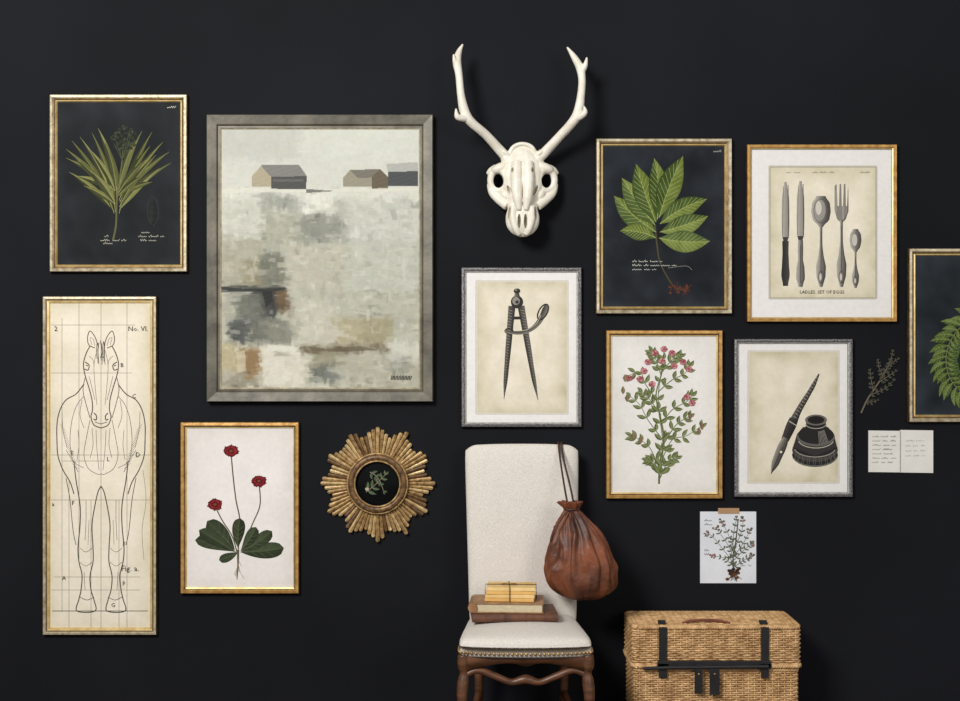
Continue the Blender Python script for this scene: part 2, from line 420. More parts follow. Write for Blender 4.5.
sym([(85,362),(89,365),(88,370),(84.5,369)],1.2); sym([(86,365),(88,366)],1.2)
sym([(94,413),(96.5,416),(96,420),(93.5,419)],1.3)
sym([(97,350),(94,365),(95,385),(97,405)],0.5); sym([(89,376),(92,388),(95,400)],0.5); sym([(95,422),(101,424)],0.8); sym([(89,356),(93,360),(94,366)],0.5)
for k in range(9): A.line([(97+k,340+random.uniform(0,4)),(98+k*0.8+random.uniform(-2,2),352),(97+k*1.0,360+random.uniform(-2,5))],0.6,gk)
sym([(85,378),(83,390),(86,404),(90,418)],0.8)
sym([(84,384),(76,394),(66,400),(60,410),(57,424),(57,442),(58,456),(63,470),(70,482),(74,494)],1.2)
sym([(84,396),(77,405),(72,420),(70,440),(72,458),(78,472)],0.6); sym([(90,420),(86,440),(84,455),(88,468),(97,474),(101,474)],0.6)
sym([(62,412),(63,430),(67,448)],0.5); sym([(96,430),(97,450),(99,470)],0.5); sym([(78,430),(79,445),(77,460)],0.5)
sym([(92,428),(93,445),(90,458)],0.5); sym([(66,450),(74,462),(84,468)],0.5); sym([(82,400),(80,415),(84,428)],0.5)
sym([(74,462),(76,480),(80,505),(80,525),(78,548),(79,562),(82,575),(81,590),(79,599),(77,611),(95,611),(94,600),(91,590),(90,576),(93,562),(93,548),(92,525),(95,505),(98,492),(101,486)],1.2)
sym([(86,500),(86,520),(85,540)],0.5); sym([(80,548),(86,552),(92,548)],0.5); sym([(80,562),(86,566),(92,562)],0.5); sym([(80,597),(87,600),(94,597)],0.7); sym([(84,572),(85,590)],0.5); sym([(89,520),(88,545)],0.4)
sym([(66,478),(70,500),(73,530),(76,545)],0.8)
for k in range(14): sym([(60+k*0.9,424+k*3),(65+k,430+k*3)],0.35,gl)
A.line([(143,470),(146,500),(142,530),(144,560)],0.4,gl)
def text(body,px,py,size_px,parent,y=-0.0145,name='caption'):
    cu=bpy.data.curves.new(name,'FONT'); cu.body=body; cu.align_x='CENTER'; cu.size=size_px*0.004; cu.resolution_u=1
    m=bpy.data.materials.get('ink') or mat('ink',(70,65,58),rough=0.8,spec=0.1)
    cu.materials.append(m)
    ob=bpy.data.objects.new(name,cu); col.objects.link(ob); ob.parent=parent
    ob.location=W(px,py,y)-parent.location; ob.rotation_euler=(math.pi/2,0,0)
for b,x,y,sz_ in [('2',56,331,7),('No. VI.',138,331,7),('B',122,367,6),('C',134,398,6),('D',138,457,7),('E',72,455,6),('F',124,546,6),('Fig. a.',130,571,8),('A',64,580,6),('F',73,505,6),('G',113,607,6),('p',124,584,6),('L',108,461,6),('a',53,506,6)]: text(b,x,y,sz_,e,name='letter')
A.build('horse_drawing',e)
# ================= 4 daisies
e=frame('framed_red_daisy_print',180,422,299,594,P_gold,m_gold)
A=Art(0.012)
A.paper(185,427,294,589,(227,221,215),edge=16,mott=5,tint=(1,1,1.1))
sc=(88,80,56)
A.line([(231,452),(233,475),(236,500),(240,522),(238,552)],1.3,sc); A.line([(259,483),(260,505),(252,525),(241,551)],1.2,sc); A.line([(215,506),(222,520),(232,536),(237,552)],1.2,sc)
d1,d2=(48,56,36),(62,72,48)
for a in [(236,552,195,540,13),(235,550,207,521,17),(238,548,240,518,13),(240,552,284,548,16),(241,551,272,531,13),(238,552,219,560,9),(241,550,256,527,12)]:
    A.leaf(*a,d1,d2,bend=random.uniform(-0.12,0.12),peak=0.68,rib=(86,94,66),ribw=0.6,veins=3,round_tip=True)
A.leaf(234,551,199,530,13,(54,64,42),d1,peak=0.7,rib=(86,94,66),round_tip=True)
A.line([(238,550),(238,565),(237,580)],2.6,(92,84,58),w2=0.6)
for k in range(10): A.line([(238,560+k),(238+random.uniform(-7,7),566+k*1.4)],0.4,(120,98,70),smooth=False)
for (x,y,rx,ry) in [(231,451,8,6.5),(259,481,8,6.5),(215,504.5,8,6.5)]:
    for rr,cc in ((1.0,(104,22,28)),(0.7,(140,32,36)),(0.42,(84,18,24))):
        n=20
        for k in range(n):
            a=2*math.pi*k/n+rr; rq=random.uniform(0.85,1.08); A.leaf(x,y,x+rx*rr*rq*math.cos(a),y+ry*rr*rq*math.sin(a),2.6,jit(cc,18),cc,peak=0.75,jt=14)
    A.ell(x,y,1.8,1.3,(120,64,38))
A.build('daisy_print',e)
# ================= 7 compass
def matted(A,x0,y0,x1,y1,i,cm=(229,226,221),cp=(224,215,194),edge=28):
    A.paper(x0,y0,x1,y1,cm,mott=2,n=8)
    a,b,c,d=i
    A.frame(a-1,b-1,c+1,d+1,1.2,(200,193,180))
    A.paper(a,b,c,d,cp,edge=edge,mott=10,fs=0.05)
e=frame('framed_drafting_compass_print',461,267,582,427.5,P_pew,m_pew)
A=Art(0.012); matted(A,465,271,578,423,(477,282,567,413))
k0,k1=(50,47,45),(128,122,112)
A.strip([(512,306),(509,340),(506,375),(504,399)],[7,6,4.5,0.6],(92,88,82),k0)
A.strip([(521,306),(527,340),(533,375),(538,400)],[7,6,4.5,0.6],k0,(100,96,90))
A.ring(509,331,4,2.5,1.2,k0); 
A.strip([(506,331),(518,333),(530,330),(539,322),(545,310),(546,305)],[3,3.5,4,5,6,3],k1,k0)
A.ring(543,312,4.2,8.5,1.5,k0,rot=0.5); A.line([(514,331),(526,330),(536,324),(541,315)],0.5,(200,192,172))
A.ell(517,302,6.2,6.5,k0); A.ell(516,301,3.8,4,(140,134,124)); A.ell(517,302,1.6,1.7,k0)
A.strip([(517,289),(517,297)],[3,5.5],k1,k0); A.ell(517,291,3.4,2.6,k0); A.ell(516,290,1.4,1.0,k1)
A.strip([(514,318),(521,318)],[3,3],k0,k0)
for k in range(30):
    t=k/30; x=511-7*t;y=310+85*t; A.line([(x-2.4*(1-t),y),(x+1.5*(1-t),y+1)],0.35,(170,162,146),smooth=False)
    x=522+15*t; A.line([(x-1.6*(1-t),y),(x+2.6*(1-t),y+1)],0.35,(160,152,138),smooth=False)
A.build('compass_print',e)
# ================= 8 leaf print
e=frame('framed_green_leaf_print',596,138,732.5,314,P_champ,m_champ)
A=Art(0.012); A.paper(602,144,727,309,(27,31,36),edge=-14,mott=12,fs=0.04,tint=(1,1,1.05))
A.line([(655,225),(657,245),(660,262),(668,278),(676,288),(690,291)],1.6,(80,70,44),w2=1.0)
L1,L2,RB=(116,130,62),(74,92,42),(158,166,98)
for a in [(656,232,614,196,22,-0.08),(655,225,622,178,22,-0.05),(656,238,620,231,17,0.14),(656,222,636,164,23,-0.04),(657,220,654,158,20,0.1),(659,218,683,156,24,-0.05),(660,224,707,199,20,-0.12),(660,232,708,216,20,0.04),(659,238,710,241,22,0.08)]:
    A.leaf(a[0],a[1],a[2],a[3],a[4],L1,L2,bend=a[5],veins=8,rib=RB,ribw=0.6,peak=0.5,jt=16)
for k in range(16):
    A.line([(672+k*1.0,284+k*0.4),(672+k+random.uniform(-5,8),288+random.uniform(-6,8))],0.6,(92,50,36),smooth=False)
for k in range(8): A.ell(678+random.uniform(-9,10),289+random.uniform(-4,4),1.5,1.2,(98,50,38),n=8)
for y,l in [(262,30),(266,48),(270,24)]: A.script(632,y,l,2.0,(190,190,178),0.45)
A.line([(668,268),(686,266),(692,270)],0.4,(140,140,130)); A.script(713,152,8,2,(180,180,170),0.4)
A.build('leaf_print',e)
# ================= 9 pink flower
e=frame('framed_pressed_flower_print',606,330,723,499,P_gold,m_gold)
A=Art(0.012); A.paper(611,335,719,494,(228,224,218),edge=14,mott=5,tint=(1,1,1.1))
gs=(98,108,64); ga,gb=(124,134,84),(98,106,64)
A.line([(659,484),(660,462),(664,440),(660,415),(656,395),(662,372),(664,352)],2.1,gs,w2=1)
br=[[(660,470),(650,448),(640,440),(632,436)],[(661,462),(672,440),(686,436),(702,426)],[(663,440),(648,420),(640,405),(630,396)],[(661,425),(672,410),(686,402),(692,396)],
    [(657,400),(646,385),(640,372),(628,376)],[(658,392),(672,380),(684,374),(690,366)],[(661,375),(656,360),(652,352)],[(662,372),(672,360),(680,356)],[(660,478),(668,462),(676,458)],[(660,474),(654,462),(648,460)],[(663,445),(676,425),(690,416)],[(661,415),(650,400),(642,392)]]
for b in br: A.sprig(b,5,11,4.4,ga,gb,gs,1.0,ang=0.75,start=0.2,rib=(148,156,112),taper=0.3)
A.sprig([(659,480),(663,445),(658,400),(664,356)],10,13,5.0,ga,gb,gs,1.0,rib=(148,156,112),start=0.1)
pk=[(184,112,116),(206,146,146),(158,84,90)]
for (x,y) in [(664,349),(655,353),(672,353),(683,362),(689,369),(648,362),(644,371),(652,384),(687,397),(692,403),(629,378),(662,361),(674,366),(640,379)]:
    for k in range(6):
        a=k/6*6.28+x; A.leaf(x,y,x+3.8*math.cos(a),y+3.2*math.sin(a),3.1,random.choice(pk),random.choice(pk),peak=0.7)
    A.ell(x,y,0.9,0.8,(112,58,56),n=8)
for (x,y) in [(625,378),(623,390),(627,398),(633,436),(702,426),(699,431),(690,416),(640,440)]: 
    A.leaf(x,y+4,x,y-4,3.6,(150,116,92),(120,106,70))
A.build('pressed_flower_print',e)
# ================= 10 cutlery
P_cut=[(0,0,1),(0,0.7,1),(0.6,0.95,0),(3.0,1.0,0),(3.8,0.8,2),(4.8,0.7,1),(5.0,0.3,1)]
e=frame('framed_cutlery_print',747,144,897.5,322,P_cut,m_gold)
A=Art(0.012); matted(A,751,148,893,318,(770,167,876,298),cp=(228,219,197),edge=26)
A.frame(770,167,876,298,0.5,(90,84,74))
c0,c1,c2=(66,63,61),(178,172,162),(132,127,120)
for x,y0,y1 in [(785.5,182,286),(800.5,181,287)]:
    A.strip([(x,y0),(x,y0+56)],[2.5,7.5,8,7],c1,c2); A.line([(x+2.6,y0+3),(x+3.2,y0+54)],0.7,c0,smooth=False); A.line([(x-2.2,y0+4),(x-3,y0+54)],0.4,c0,smooth=False)
    A.strip([(x,y0+55),(x,y0+60)],[6,4],c0,c0)
    if x<790: A.strip([(x,y0+59),(x,y1)],[6.5,6,7,8.5,5],(44,42,42),(70,67,65))
    else:
        A.strip([(x,y0+59),(x,y1)],[5,5.5,5,8,9,4],c1,c0); A.line([(x,y0+64),(x,y1-4)],0.6,c0,smooth=False)
def handle(x,y0,y1,w=1.0):
    A.strip([(x,y0),(x,y1)],[3*w,2.6*w,3*w,5.5*w,10*w,9*w,3*w],c1,c0); A.line([(x,y0+6),(x,y1-3)],0.6,c0,smooth=False)
    A.ring(x,y1-10*w,2.6*w,6*w,0.5,c0); A.ell(x-0.5*w,y1-10*w,1.1*w,3.6*w,(200,194,182))
A.strip([(821,196),(821,227)],[9,18,19.5,17,4],c1,c0); A.ring(821,211,7.2,12,0.5,c0); A.ell(820,210,5.6,10.5,(150,145,137)); A.ell(818.6,208,3,7,(204,198,186))
handle(821,226,287)
A.poly([(834.6,210),(834.6,186),(836.6,184),(837.6,206),(838.9,206),(839.6,184),(841.2,184),(841.8,206),(843,206),(843.8,184),(845.4,184),(846,206),(847,206),(848.2,186),(848.6,210),(846,219),(843,222),(840,222),(837,219)],c2)
A.line([(836,190),(836,212)],0.6,c1,smooth=False); A.line([(843,206),(843,219)],0.7,c1,smooth=False); A.line([(848,190),(848,212),(844,221)],0.7,c0,smooth=False)
handle(841.5,220,287)
A.strip([(855.5,229),(855.5,252)],[5,11,12,10,3],c1,c0); A.ell(854.6,240,2.6,6,(196,190,178)); handle(855.5,251,288,0.72)
text('LADLES, SET OF EGGS',822,293.5,4.6,e)
A.script(786,173,14,1.6,(110,104,94),0.4); A.script(812,173,24,1.6,(110,104,94),0.4); A.script(860,173,12,1.6,(110,104,94),0.4)
A.build('cutlery_print',e)
# ================= 11 ink pen
e=frame('framed_quill_and_inkwell_print',734,338.5,853.5,497.5,P_pew,m_pew)
A=Art(0.012); matted(A,738,342,850,493,(749,352,838,482))
A.strip([(819,374),(812,388),(800,408),(794,420)],[1.5,4.5,6,8],(96,92,86),(38,36,35))
A.strip([(794,419),(791,426),(785,440)],[9,10,8],(70,66,62),(30,28,28)); A.line([(789,421),(797,426)],1,(170,164,150),smooth=False)
A.strip([(786,438),(779,454),(771,474)],[6,9,8,0.5],(150,144,132),(44,42,40)); A.line([(783,447),(772,471)],0.6,(28,26,26),smooth=False); A.ell(781,452,1.2,1.2,(225,215,190),n=10)
for k in range(14):
    x=817-k*1.7;y=378+k*3; A.line([(x-1.5,y-1),(x+1.4,y+1)],0.4,(170,164,150),smooth=False)
iw=(38,36,36)
A.ell(815,455,23,12,iw); A.ell(815,450,23,12,(66,63,60)); A.ell(815,447,22,11,iw); 
A.poly([(793,447),(797,434),(803,427),(828,427),(834,434),(837,447),(815,456)],(52,49,48)); A.ell(816,437,19,9.5,(96,92,86)); A.ell(816,435,18,9,iw)
A.ring(815,447,21,10,0.8,(160,152,140),a0=0.3,a1=2.9); A.ring(815,455,22,11,0.6,(130,124,114),a0=0.2,a1=2.9); A.ring(816,439,18,9,0.8,(180,172,158),a0=0.3,a1=2.9)
A.poly([(806,428),(806,420),(826,420),(826,428),(816,433)],(76,72,68)); A.ell(816,428,11,6,iw); A.ell(816,420,11,5.5,(104,100,94)); A.ell(816,420,8.4,4,(32,30,30)); A.ring(816,423,11,5.5,0.7,(170,164,150),a0=0.2,a1=2.9)
for k in range(26):
    a=0.3+2.5*k/26
    if k%3: A.line([(815+20*math.cos(a),448+9*math.sin(a)),(815+22.5*math.cos(a),455+11*math.sin(a))],0.35,(110,106,98),smooth=False)
    if 4<k<12: A.line([(816+11*math.cos(a),426+5.5*math.sin(a)),(816+17*math.cos(a),436+8.5*math.sin(a))],0.5,(140,134,124),smooth=False)
A.build('inkwell_print',e)
# ================= 12 fern frond
e=frame('framed_fern_frond_print',909,248,1048,422.5,P_champ,m_champ)
A=Art(0.012); A.paper(915,254,1042,417,(30,35,40),edge=-14,mott=12,fs=0.04,tint=(1,1,1.05))
Q=catmull([(1000,306),(980,314),(962,326),(950,342),(946,360),(950,378),(962,392),(980,402)],10)
A.line(Q,1.3,(96,104,54),smooth=False)
for k in range(2,len(Q)-3,3):
    x,y=Q[k]; a=math.atan2(Q[k+1][1]-Q[k-1][1],Q[k+1][0]-Q[k-1][0])
    for sg in (1,-1):
        b=a+sg*(0.95 if sg>0 else 0.9)+random.uniform(-0.15,0.15); l=random.uniform(15,22)
        A.leaf(x,y,x+l*math.cos(b),y+l*math.sin(b),7.6,(94,112,52),(62,80,36),bend=0.12*sg,rib=(132,144,84),ribw=0.5,veins=3,jt=16)
for y,l in [(405,30),(409,20)]: A.script(985,y,l,2.2,(190,190,178),0.5)
A.build('fern_print',e)
# ================= 5 sunburst mirror
c=W(378,483,0); e=empty('sunburst_mirror',c)
s4=0.004
mg=[mat('antique_gold_%d'%i,a,b,rough=0.45,metal=0.3,scale=60,bump=0.3,bscale=150) for i,(a,b) in enumerate([((192,158,104),(120,90,52)),((220,194,142),(162,126,78)),((132,98,60),(70,50,32))])]
mb=MB()
n=72
for k in range(n):
    a=2*math.pi*k/n
    g=[0,1,2,3,2,1][k%6]
    L=[58.5,55,51.5,49][g]+random.uniform(-2.4,1.2)
    r0=25; wi=2*math.pi*r0/n*0.98; wo=2*math.pi*L/n*0.80
    mb.cur=random.choice([0,0,1,1,2])
    dpt=[0.022,0.015,0.019,0.012][g]+random.uniform(-0.001,0.001)
    dr=Vector((math.sin(a),0,math.cos(a))); sd=Vector((math.cos(a),0,-math.sin(a)))
    vs=[]
    for (r,ww) in ((r0,wi),(L-1.2,wo),(L,wo*0.6)):
        for sgn,dd in ((-1,0.002),(-1,dpt*0.75),(0,dpt),(1,dpt*0.75),(1,0.002)):
            p=c+dr*(r*s4*0.99)+sd*(sgn*ww/2*s4); p.y=-dd; vs.append(p)
    fs=[]
    for j in range(2):
        for i in range(4): fs.append((j*5+i,j*5+i+1,(j+1)*5+i+1,(j+1)*5+i))
        fs.append((j*5,(j+1)*5,(j+1)*5+4,j*5+4))
    fs+= [(0,1,2,3,4),(10,14,13,12,11)]
    mb.add(vs,fs)
mb.build('sun_rays',e,mg,smooth=False)
def torus(mb,c,R,r,n=64,seg=10,yy=0,flat=1.0):
    mb.tube([Vector((c.x+R*math.cos(a),yy,c.z+R*math.sin(a))) for a in [2*math.pi*i/n for i in range(n)]],r,seg,closed=True,flat=flat)
mb=MB(); torus(mb,c,26.0*s4,3.8*s4,yy=-0.022); mb.cur=1; torus(mb,c,29.8*s4,1.0*s4,yy=-0.025); torus(mb,c,22.6*s4,0.9*s4,yy=-0.034)
mb.build('round_frame',e,[mg[2],mg[0]])
mb=MB()
mb.ell((c.x,-0.014,c.z),(23*s4,0.009,23*s4),nu=40,nv=12)
mb.build('convex_dark_mirror_glass',e,[mat('dark_glass',(12,13,14),rough=0.15,spec=0.2)])
A=Art(0.0245)  # plant reflection in the mirror, painted as flat coloured leaves over the glass
A.sprig([(366,492),(376,484),(386,474)],5,9,4,(74,92,62),(54,70,46),(120,112,90),1.0,rib=(150,150,120)); A.sprig([(370,472),(378,478),(384,492)],4,7,3,(90,104,76),(60,76,52),(140,130,110),0.8)
A.ell(367,489,2.0,1.6,(170,160,140),n=10)
A.build('painted_sprig_reflection',e)
# ================= 6 skull
c=W(522,190,0); c.y=0
e=empty('deer_skull_with_antlers',c)
bone=mat('ivory_bone',(232,227,214),(214,206,188),rough=0.5,scale=25,bump=0.2,bscale=70)
mb=MB()
def E(px,py,y,rx,ry,rz,rot=0):
    s=(D+y)/F; mb.ell(W(px,py,y),(rx*s,ry,rz*s),R=Matrix.Rotation(rot,3,'Y'),nu=20,nv=14)
def T(pts,rad,flat=1.0,seg=12):
    P=catmull([(*W(a,b,y),r) for (a,b,y),r in zip(pts,rad)],6)
    mb.tube([p[:3] for p in P],[p[3]*0.0039 for p in P],seg,flat=flat)
T([(522.5,142.5,-0.05),(522.5,146,-0.05),(522.5,155,-0.058),(522.5,166,-0.066),(522.5,178,-0.075),(522.5,189,-0.085),(522.5,199,-0.095),(522.5,208,-0.10),(522.5,217,-0.10),(522.5,226,-0.10),(522.5,233,-0.10),(522.5,237,-0.10)],[3,9,16,21,23,20,15.5,15,17,16,11,3],flat=0.52,seg=24)
E(522.5,160,-0.045,19,0.045,15)
for s in (1,-1):
    X=lambda v: 522.5+s*v
    ring=[(X(24+8.0*math.cos(a)),180+10.5*math.sin(a),-0.074+0.014*math.cos(a)) for a in [2*math.pi*i/14 for i in range(15)]]
    T(ring,[3.6]*15,seg=8)
    E(X(21),168,-0.068,11,0.03,5.5,rot=0.3*s)
    T([(X(26),168,-0.06),(X(31.5),171,-0.055),(X(35.5),174,-0.05)],[4.2,3.6,1.6])
    T([(X(32.5),184,-0.055),(X(30),193,-0.065),(X(23),200,-0.08),(X(15),206,-0.095)],[3.4,4,4.6,5])
    E(X(17),196,-0.075,6,0.03,8,rot=0.5*s)
    T([(X(5.5),162,-0.104),(X(6),180,-0.122),(X(5),198,-0.134),(X(3.5),210,-0.135)],[5.5,6,5,2.2])
    T([(X(9),206,-0.122),(X(9.5),218,-0.124),(X(6),230,-0.122),(X(3),235,-0.118)],[3.8,3.6,3.4,2])
    T([(X(13),166,-0.06),(X(15.5),159,-0.065),(X(17.5),153,-0.065)],[7,6.5,5.8])
    E(X(17.5),153.5,-0.065,8,0.03,3.4,rot=-0.6*s)
for k in range(18):
    a=math.pi*(1+k/17); E(522.5+12*math.cos(a),153+9*math.sin(a),-0.075,2.2,0.012,2.2)
ob=mb.build('skull',e,[bone])
rm=ob.modifiers.new('rm','REMESH'); rm.mode='VOXEL'; rm.voxel_size=0.0024; rm.use_smooth_shade=True
sm=ob.modifiers.new('sm','SMOOTH'); sm.iterations=3; sm.factor=0.5
mb=MB()
for s in (1,-1):
    X=lambda v: 522.5+s*v
    E(X(24),180.5,-0.085,5.4,0.085,7.4,rot=0.1*s); E(X(13.0),190,-0.125,2.0,0.045,6,rot=0.45*s)
    E(X(3.2),221,-0.14,1.9,0.05,7.5)
    E(X(10),170,-0.125,1.4,0.025,2.6); E(X(13.2),213,-0.128,1.5,0.03,6.5,rot=-0.1*s)
E(522.5,186,-0.15,0.8,0.022,16)
cut=mb.build('cut',None,[bone])
bo=ob.modifiers.new('bo','BOOLEAN'); bo.operation='DIFFERENCE'; bo.object=cut; bo.solver='EXACT'
bpy.context.view_layer.update()
dg=bpy.context.evaluated_depsgraph_get()
try:
    nm=bpy.data.meshes.new_from_object(ob.evaluated_get(dg)); ob.modifiers.clear(); ob.data=nm
    for p in nm.polygons: p.use_smooth=True
except Exception as ex: print('bool',ex)
bpy.data.objects.remove(cut)
if len(ob.data.materials)==0: ob.data.materials.append(bone)
mb=MB()
def An(pts,rad):
    T([(a,b,y) for a,b,y in pts],rad,seg=12)
An([(506,157,-0.065),(497,147,-0.08),(485,134,-0.11),(472,123,-0.14),(465,113,-0.15),(461,95,-0.15),(459,75,-0.14),(457,62,-0.13),(459,52,-0.12),(463,44,-0.11)],[5.4,5.0,4.6,4.7,5.2,4.0,3.8,4.4,3.0,0.9])
An([(467,118,-0.15),(461,118,-0.165),(457,116,-0.175),(456,108,-0.18)],[4,3.5,2.8,0.8])
An([(458,64,-0.13),(455,62,-0.14),(453.5,54,-0.15)],[3.6,2.6,0.9])
An([(540,157,-0.065),(548,149,-0.08),(560,136,-0.11),(571,124,-0.14),(578,113,-0.15),(581,95,-0.15),(582,80,-0.14),(580,68,-0.13),(574,57,-0.12),(567,47,-0.11)],[5.4,5.0,4.6,4.7,5.2,4.0,3.8,4.2,3.2,0.9])
An([(576,118,-0.15),(581,116,-0.165),(585,112,-0.175),(584,106,-0.18)],[4,3.5,2.8,0.8])
An([(581,72,-0.13),(585,66,-0.14),(587,57,-0.15)],[3.6,2.8,0.9])
ob=mb.build('antlers',e,[bone])
rm=ob.modifiers.new('rm','REMESH'); rm.mode='VOXEL'; rm.voxel_size=0.003; rm.use_smooth_shade=True
sm=ob.modifiers.new('sm','SMOOTH'); sm.iterations=4
mb=MB(); mb.box(W(522,172,-0.02),(0.06,0.04,0.08)); mb.build('wall_mount',e,[bone],smooth=False,bevel=0.003)
# ================= 13 fern sprig
c=W(878,385,0); e=empty('dried_fern_sprig',c)
A=Art(0.004)
fa,fb,fs_=(78,78,66),(56,58,50),(112,100,82)
A.line([(861,413),(867,400),(875,388),(884,374),(892,358)],1.5,fs_,w2=0.8)
A.sprig([(869,396),(877,392),(886,388),(894,380)],6,5.5,3.0,fa,fb,fs_,0.6,taper=0.4)
A.sprig([(873,390),(871,380),(870,370)],5,5,3.0,fa,fb,fs_,0.6,taper=0.4)
A.sprig([(879,382),(887,377),(896,371)],5,5.5,3.0,fa,fb,fs_,0.6); A.sprig([(883,376),(879,368),(878,360)],5,5,3.0,fa,fb,fs_,0.6)
A.sprig([(888,366),(893,362),(898,359)],4,4.5,2.6,fa,fb,fs_,0.5); A.sprig([(884,374),(889,364),(893,351)],6,5.5,3.0,fa,fb,fs_,0.6)
A.sprig([(866,402),(872,402),(878,400)],4,4.5,2.4,fa,fb,fs_,0.5)
ob=A.build('fern_leaves',e)
so=ob.modifiers.new('s','SOLIDIFY'); so.thickness=0.002; so.offset=-1
# stem: real twig resting against the wall, its back pressed to the plaster
mb=MB(); P=[W(a,b,-0.001) for a,b in catmull([(861,413),(867,400),(875,388),(884,374),(892,358)],5)]
mb.tube(P,0.0032,8); mb.build('stem',e,[mat('dry_stem',(110,98,80),(84,74,60),rough=0.8)])
# ================= 14 letter
c=W(900.5,450.5,0); e=empty('handwritten_letter',c)
M_pap=mat('writing_paper',(228,224,216),(218,214,206),rough=0.8,scale=12)
mb=MB()
def sheet(x0,x1,y0,y1,ya,yb_):
    p=[W(x0,y0,-0.004),W(x1,y0+0.4,-0.004),W(x1,y1+0.4,-0.004),W(x0,y1,-0.004)]
    ys=[ya,yb_,yb_,ya]
    fr=[Vector((q.x,-y,q.z)) for q,y in zip(p,ys)]; bk=[Vector((q.x,0.002,q.z)) for q in p]
    mb.add(fr+bk,[(0,1,2,3),(7,6,5,4),(0,4,5,1),(1,5,6,2),(2,6,7,3),(3,7,4,0)])
sheet(868.5,900.3,430.5,472,0.0045,0.0025); sheet(900.3,933,430,472.5,0.0025,0.0065)
mb.build('folded_sheet',e,[M_pap],smooth=False)
A=Art(0.0048)
for k in range(7): A.script(872,437+k*4.3,24,1.5,(140,134,126),0.32)
A.line([(900.4,431),(900.4,472)],0.6,(160,156,148),smooth=False)
A.build('handwriting',e)
A=Art(0.0068)
for k in range(4): A.script(905,441+k*5,20,1.3,(200,197,190),0.3)
A.build('handwriting_right',e)
# ================= 15 pressed card
c=W(728,547,0); e=empty('pressed_flower_card',c)
mb=MB(); a=W(700,511.5,0);b=W(756,583,0); mb.box(((a.x+b.x)/2,-0.00075,(a.z+b.z)/2),(b.x-a.x,0.0055,a.z-b.z)); mb.build('card',e,[mat('white_card',(222,224,228),(210,213,218),rough=0.8,scale=10)],smooth=False)
A=Art(0.004)
A.line([(734,576),(733,560),(736,540),(738,520)],1.2,(82,82,62))
for b in [[(733,562),(722,548),(712,536),(706,534)],[(733,566),(724,558),(712,556)],[(734,556),(744,542),(750,530)],[(735,552),(729,536),(722,522)],[(736,545),(742,530),(743,518)],[(733,568),(744,560),(752,556)],[(734,560),(728,545),(716,528)],[(734,560),(746,548),(752,544)]]:
    A.sprig(b,6,5,1.7,(112,114,92),(88,92,76),(86,86,66),0.6,taper=0.3)
    x,y=b[-1]
    for k in range(4): A.ell(x+random.uniform(-3,3),y+random.uniform(-3,3),1.3,1.1,random.choice([(150,108,104),(130,112,96),(104,90,84)]),n=8)
A.sprig([(734,570),(733,540),(737,516)],8,6.5,2.1,(112,114,92),(88,92,76),(86,86,66),0.7)
for k in range(24):
    A.ell(734+random.gauss(0,3.2),573+random.gauss(0,2.2),2,1.6,random.choice([(70,46,30),(94,62,38),(50,36,26)]),n=8)
for k in range(12): A.line([(734,573),(734+random.uniform(-8,8),581+random.uniform(-4,1))],0.5,(90,62,42),smooth=False)
for y,l in [(551,9),(555,7),(521,10),(525,8)]: A.script(704,y,l,1.8,(110,108,104),0.35)
A.script(740,566,11,1.8,(110,108,104),0.35)
A.build('pressed_plant',e)
mb=MB(); a=W(718,508,0);b=W(739,513.5,0); mb.box(((a.x+b.x)/2,-0.00175,(a.z+b.z)/2),(b.x-a.x,0.0075,a.z-b.z)); mb.build('masking_tape',e,[mat('masking_tape',(176,140,104),(162,126,90),rough=0.7)],smooth=False)
# ================= chair
linen=mat('linen_upholstery',(226,219,210),(204,196,186),rough=0.95,scale=260,bump=0.7,bscale=320,spec=0.1,detail=2)
wood=mat('walnut_wood',(108,68,43),(64,40,25),rough=0.4,scale=12,stretch=(1,1,6),bump=0.1)
brass=mat('brass_nailheads',(190,158,108),(130,102,64),rough=0.35,metal=0.5)
c=W(526,640,-0.35); c.z=0
e=empty('upholstered_dining_chair',c)
def pill(fn,N=40,M=48,p=7):
    mb=MB()
    us=[math.sin(math.pi/2*(2*i/N-1)) for i in range(N+1)]; vsn=[math.sin(math.pi/2*(2*i/M-1)) for i in range(M+1)]
    for side in (0,1):
        vs=[]
        for v in vsn:
            for u in us:
                k=((1-abs(u)**p)*(1-abs(v)**p))
                k=max(k,0)**(1/2.5)
                vs.append(fn(u,v,k,side))
        mb.add(vs,[(j*(N+1)+i,j*(N+1)+i+1,(j+1)*(N+1)+i+1,(j+1)*(N+1)+i) for j in range(M) for i in range(N)])
    return mb
def backf(u,v,k,side):
    t=(v+1)/2
    yy=-0.15+0.07*t
    hw=(53.5+4.2*t)*0.00388; cx=(523.0-1.3*t)
    top=1.153-0.007*abs(u)**2.5-0.020*(max(0,abs(u)-0.80)/0.20)**2
    bot=0.47
    z=bot+(top-bot)*t
    x=W(cx,500,yy).x+u*hw*(1-0.012*abs(v)**14)
    wr=0.0015*noise.noise(Vector((u*3,v*5,1.3)))
    y=yy-(0.034+0.010*(1-u*u)*(1-v*v)+wr)*k if side==0 else yy+0.03*k
    return Vector((x,y,z))
ob=pill(backf).build('backrest',e,[linen])
wl=ob.modifiers.new('w','WELD'); wl.merge_threshold=0.0002
def seatf(u,v,k,side):
    t=(v+1)/2
    y=-0.625+0.45*t+ (0.02*u*u if v<0 else 0)*(1-t)
    hw=(0.241-0.040*t)
    cx=0.161
    rc=1-0.05*abs(u)**6*abs(v)**6
    x=cx+u*hw*rc
    y=-0.40+(y+0.40)*rc
    if side==0: z=0.478+0.030*k+0.018*(1-u*u)*(1-v*v)
    else: z=0.478-0.034*min(1,k*3)
    return Vector((x,y,z))
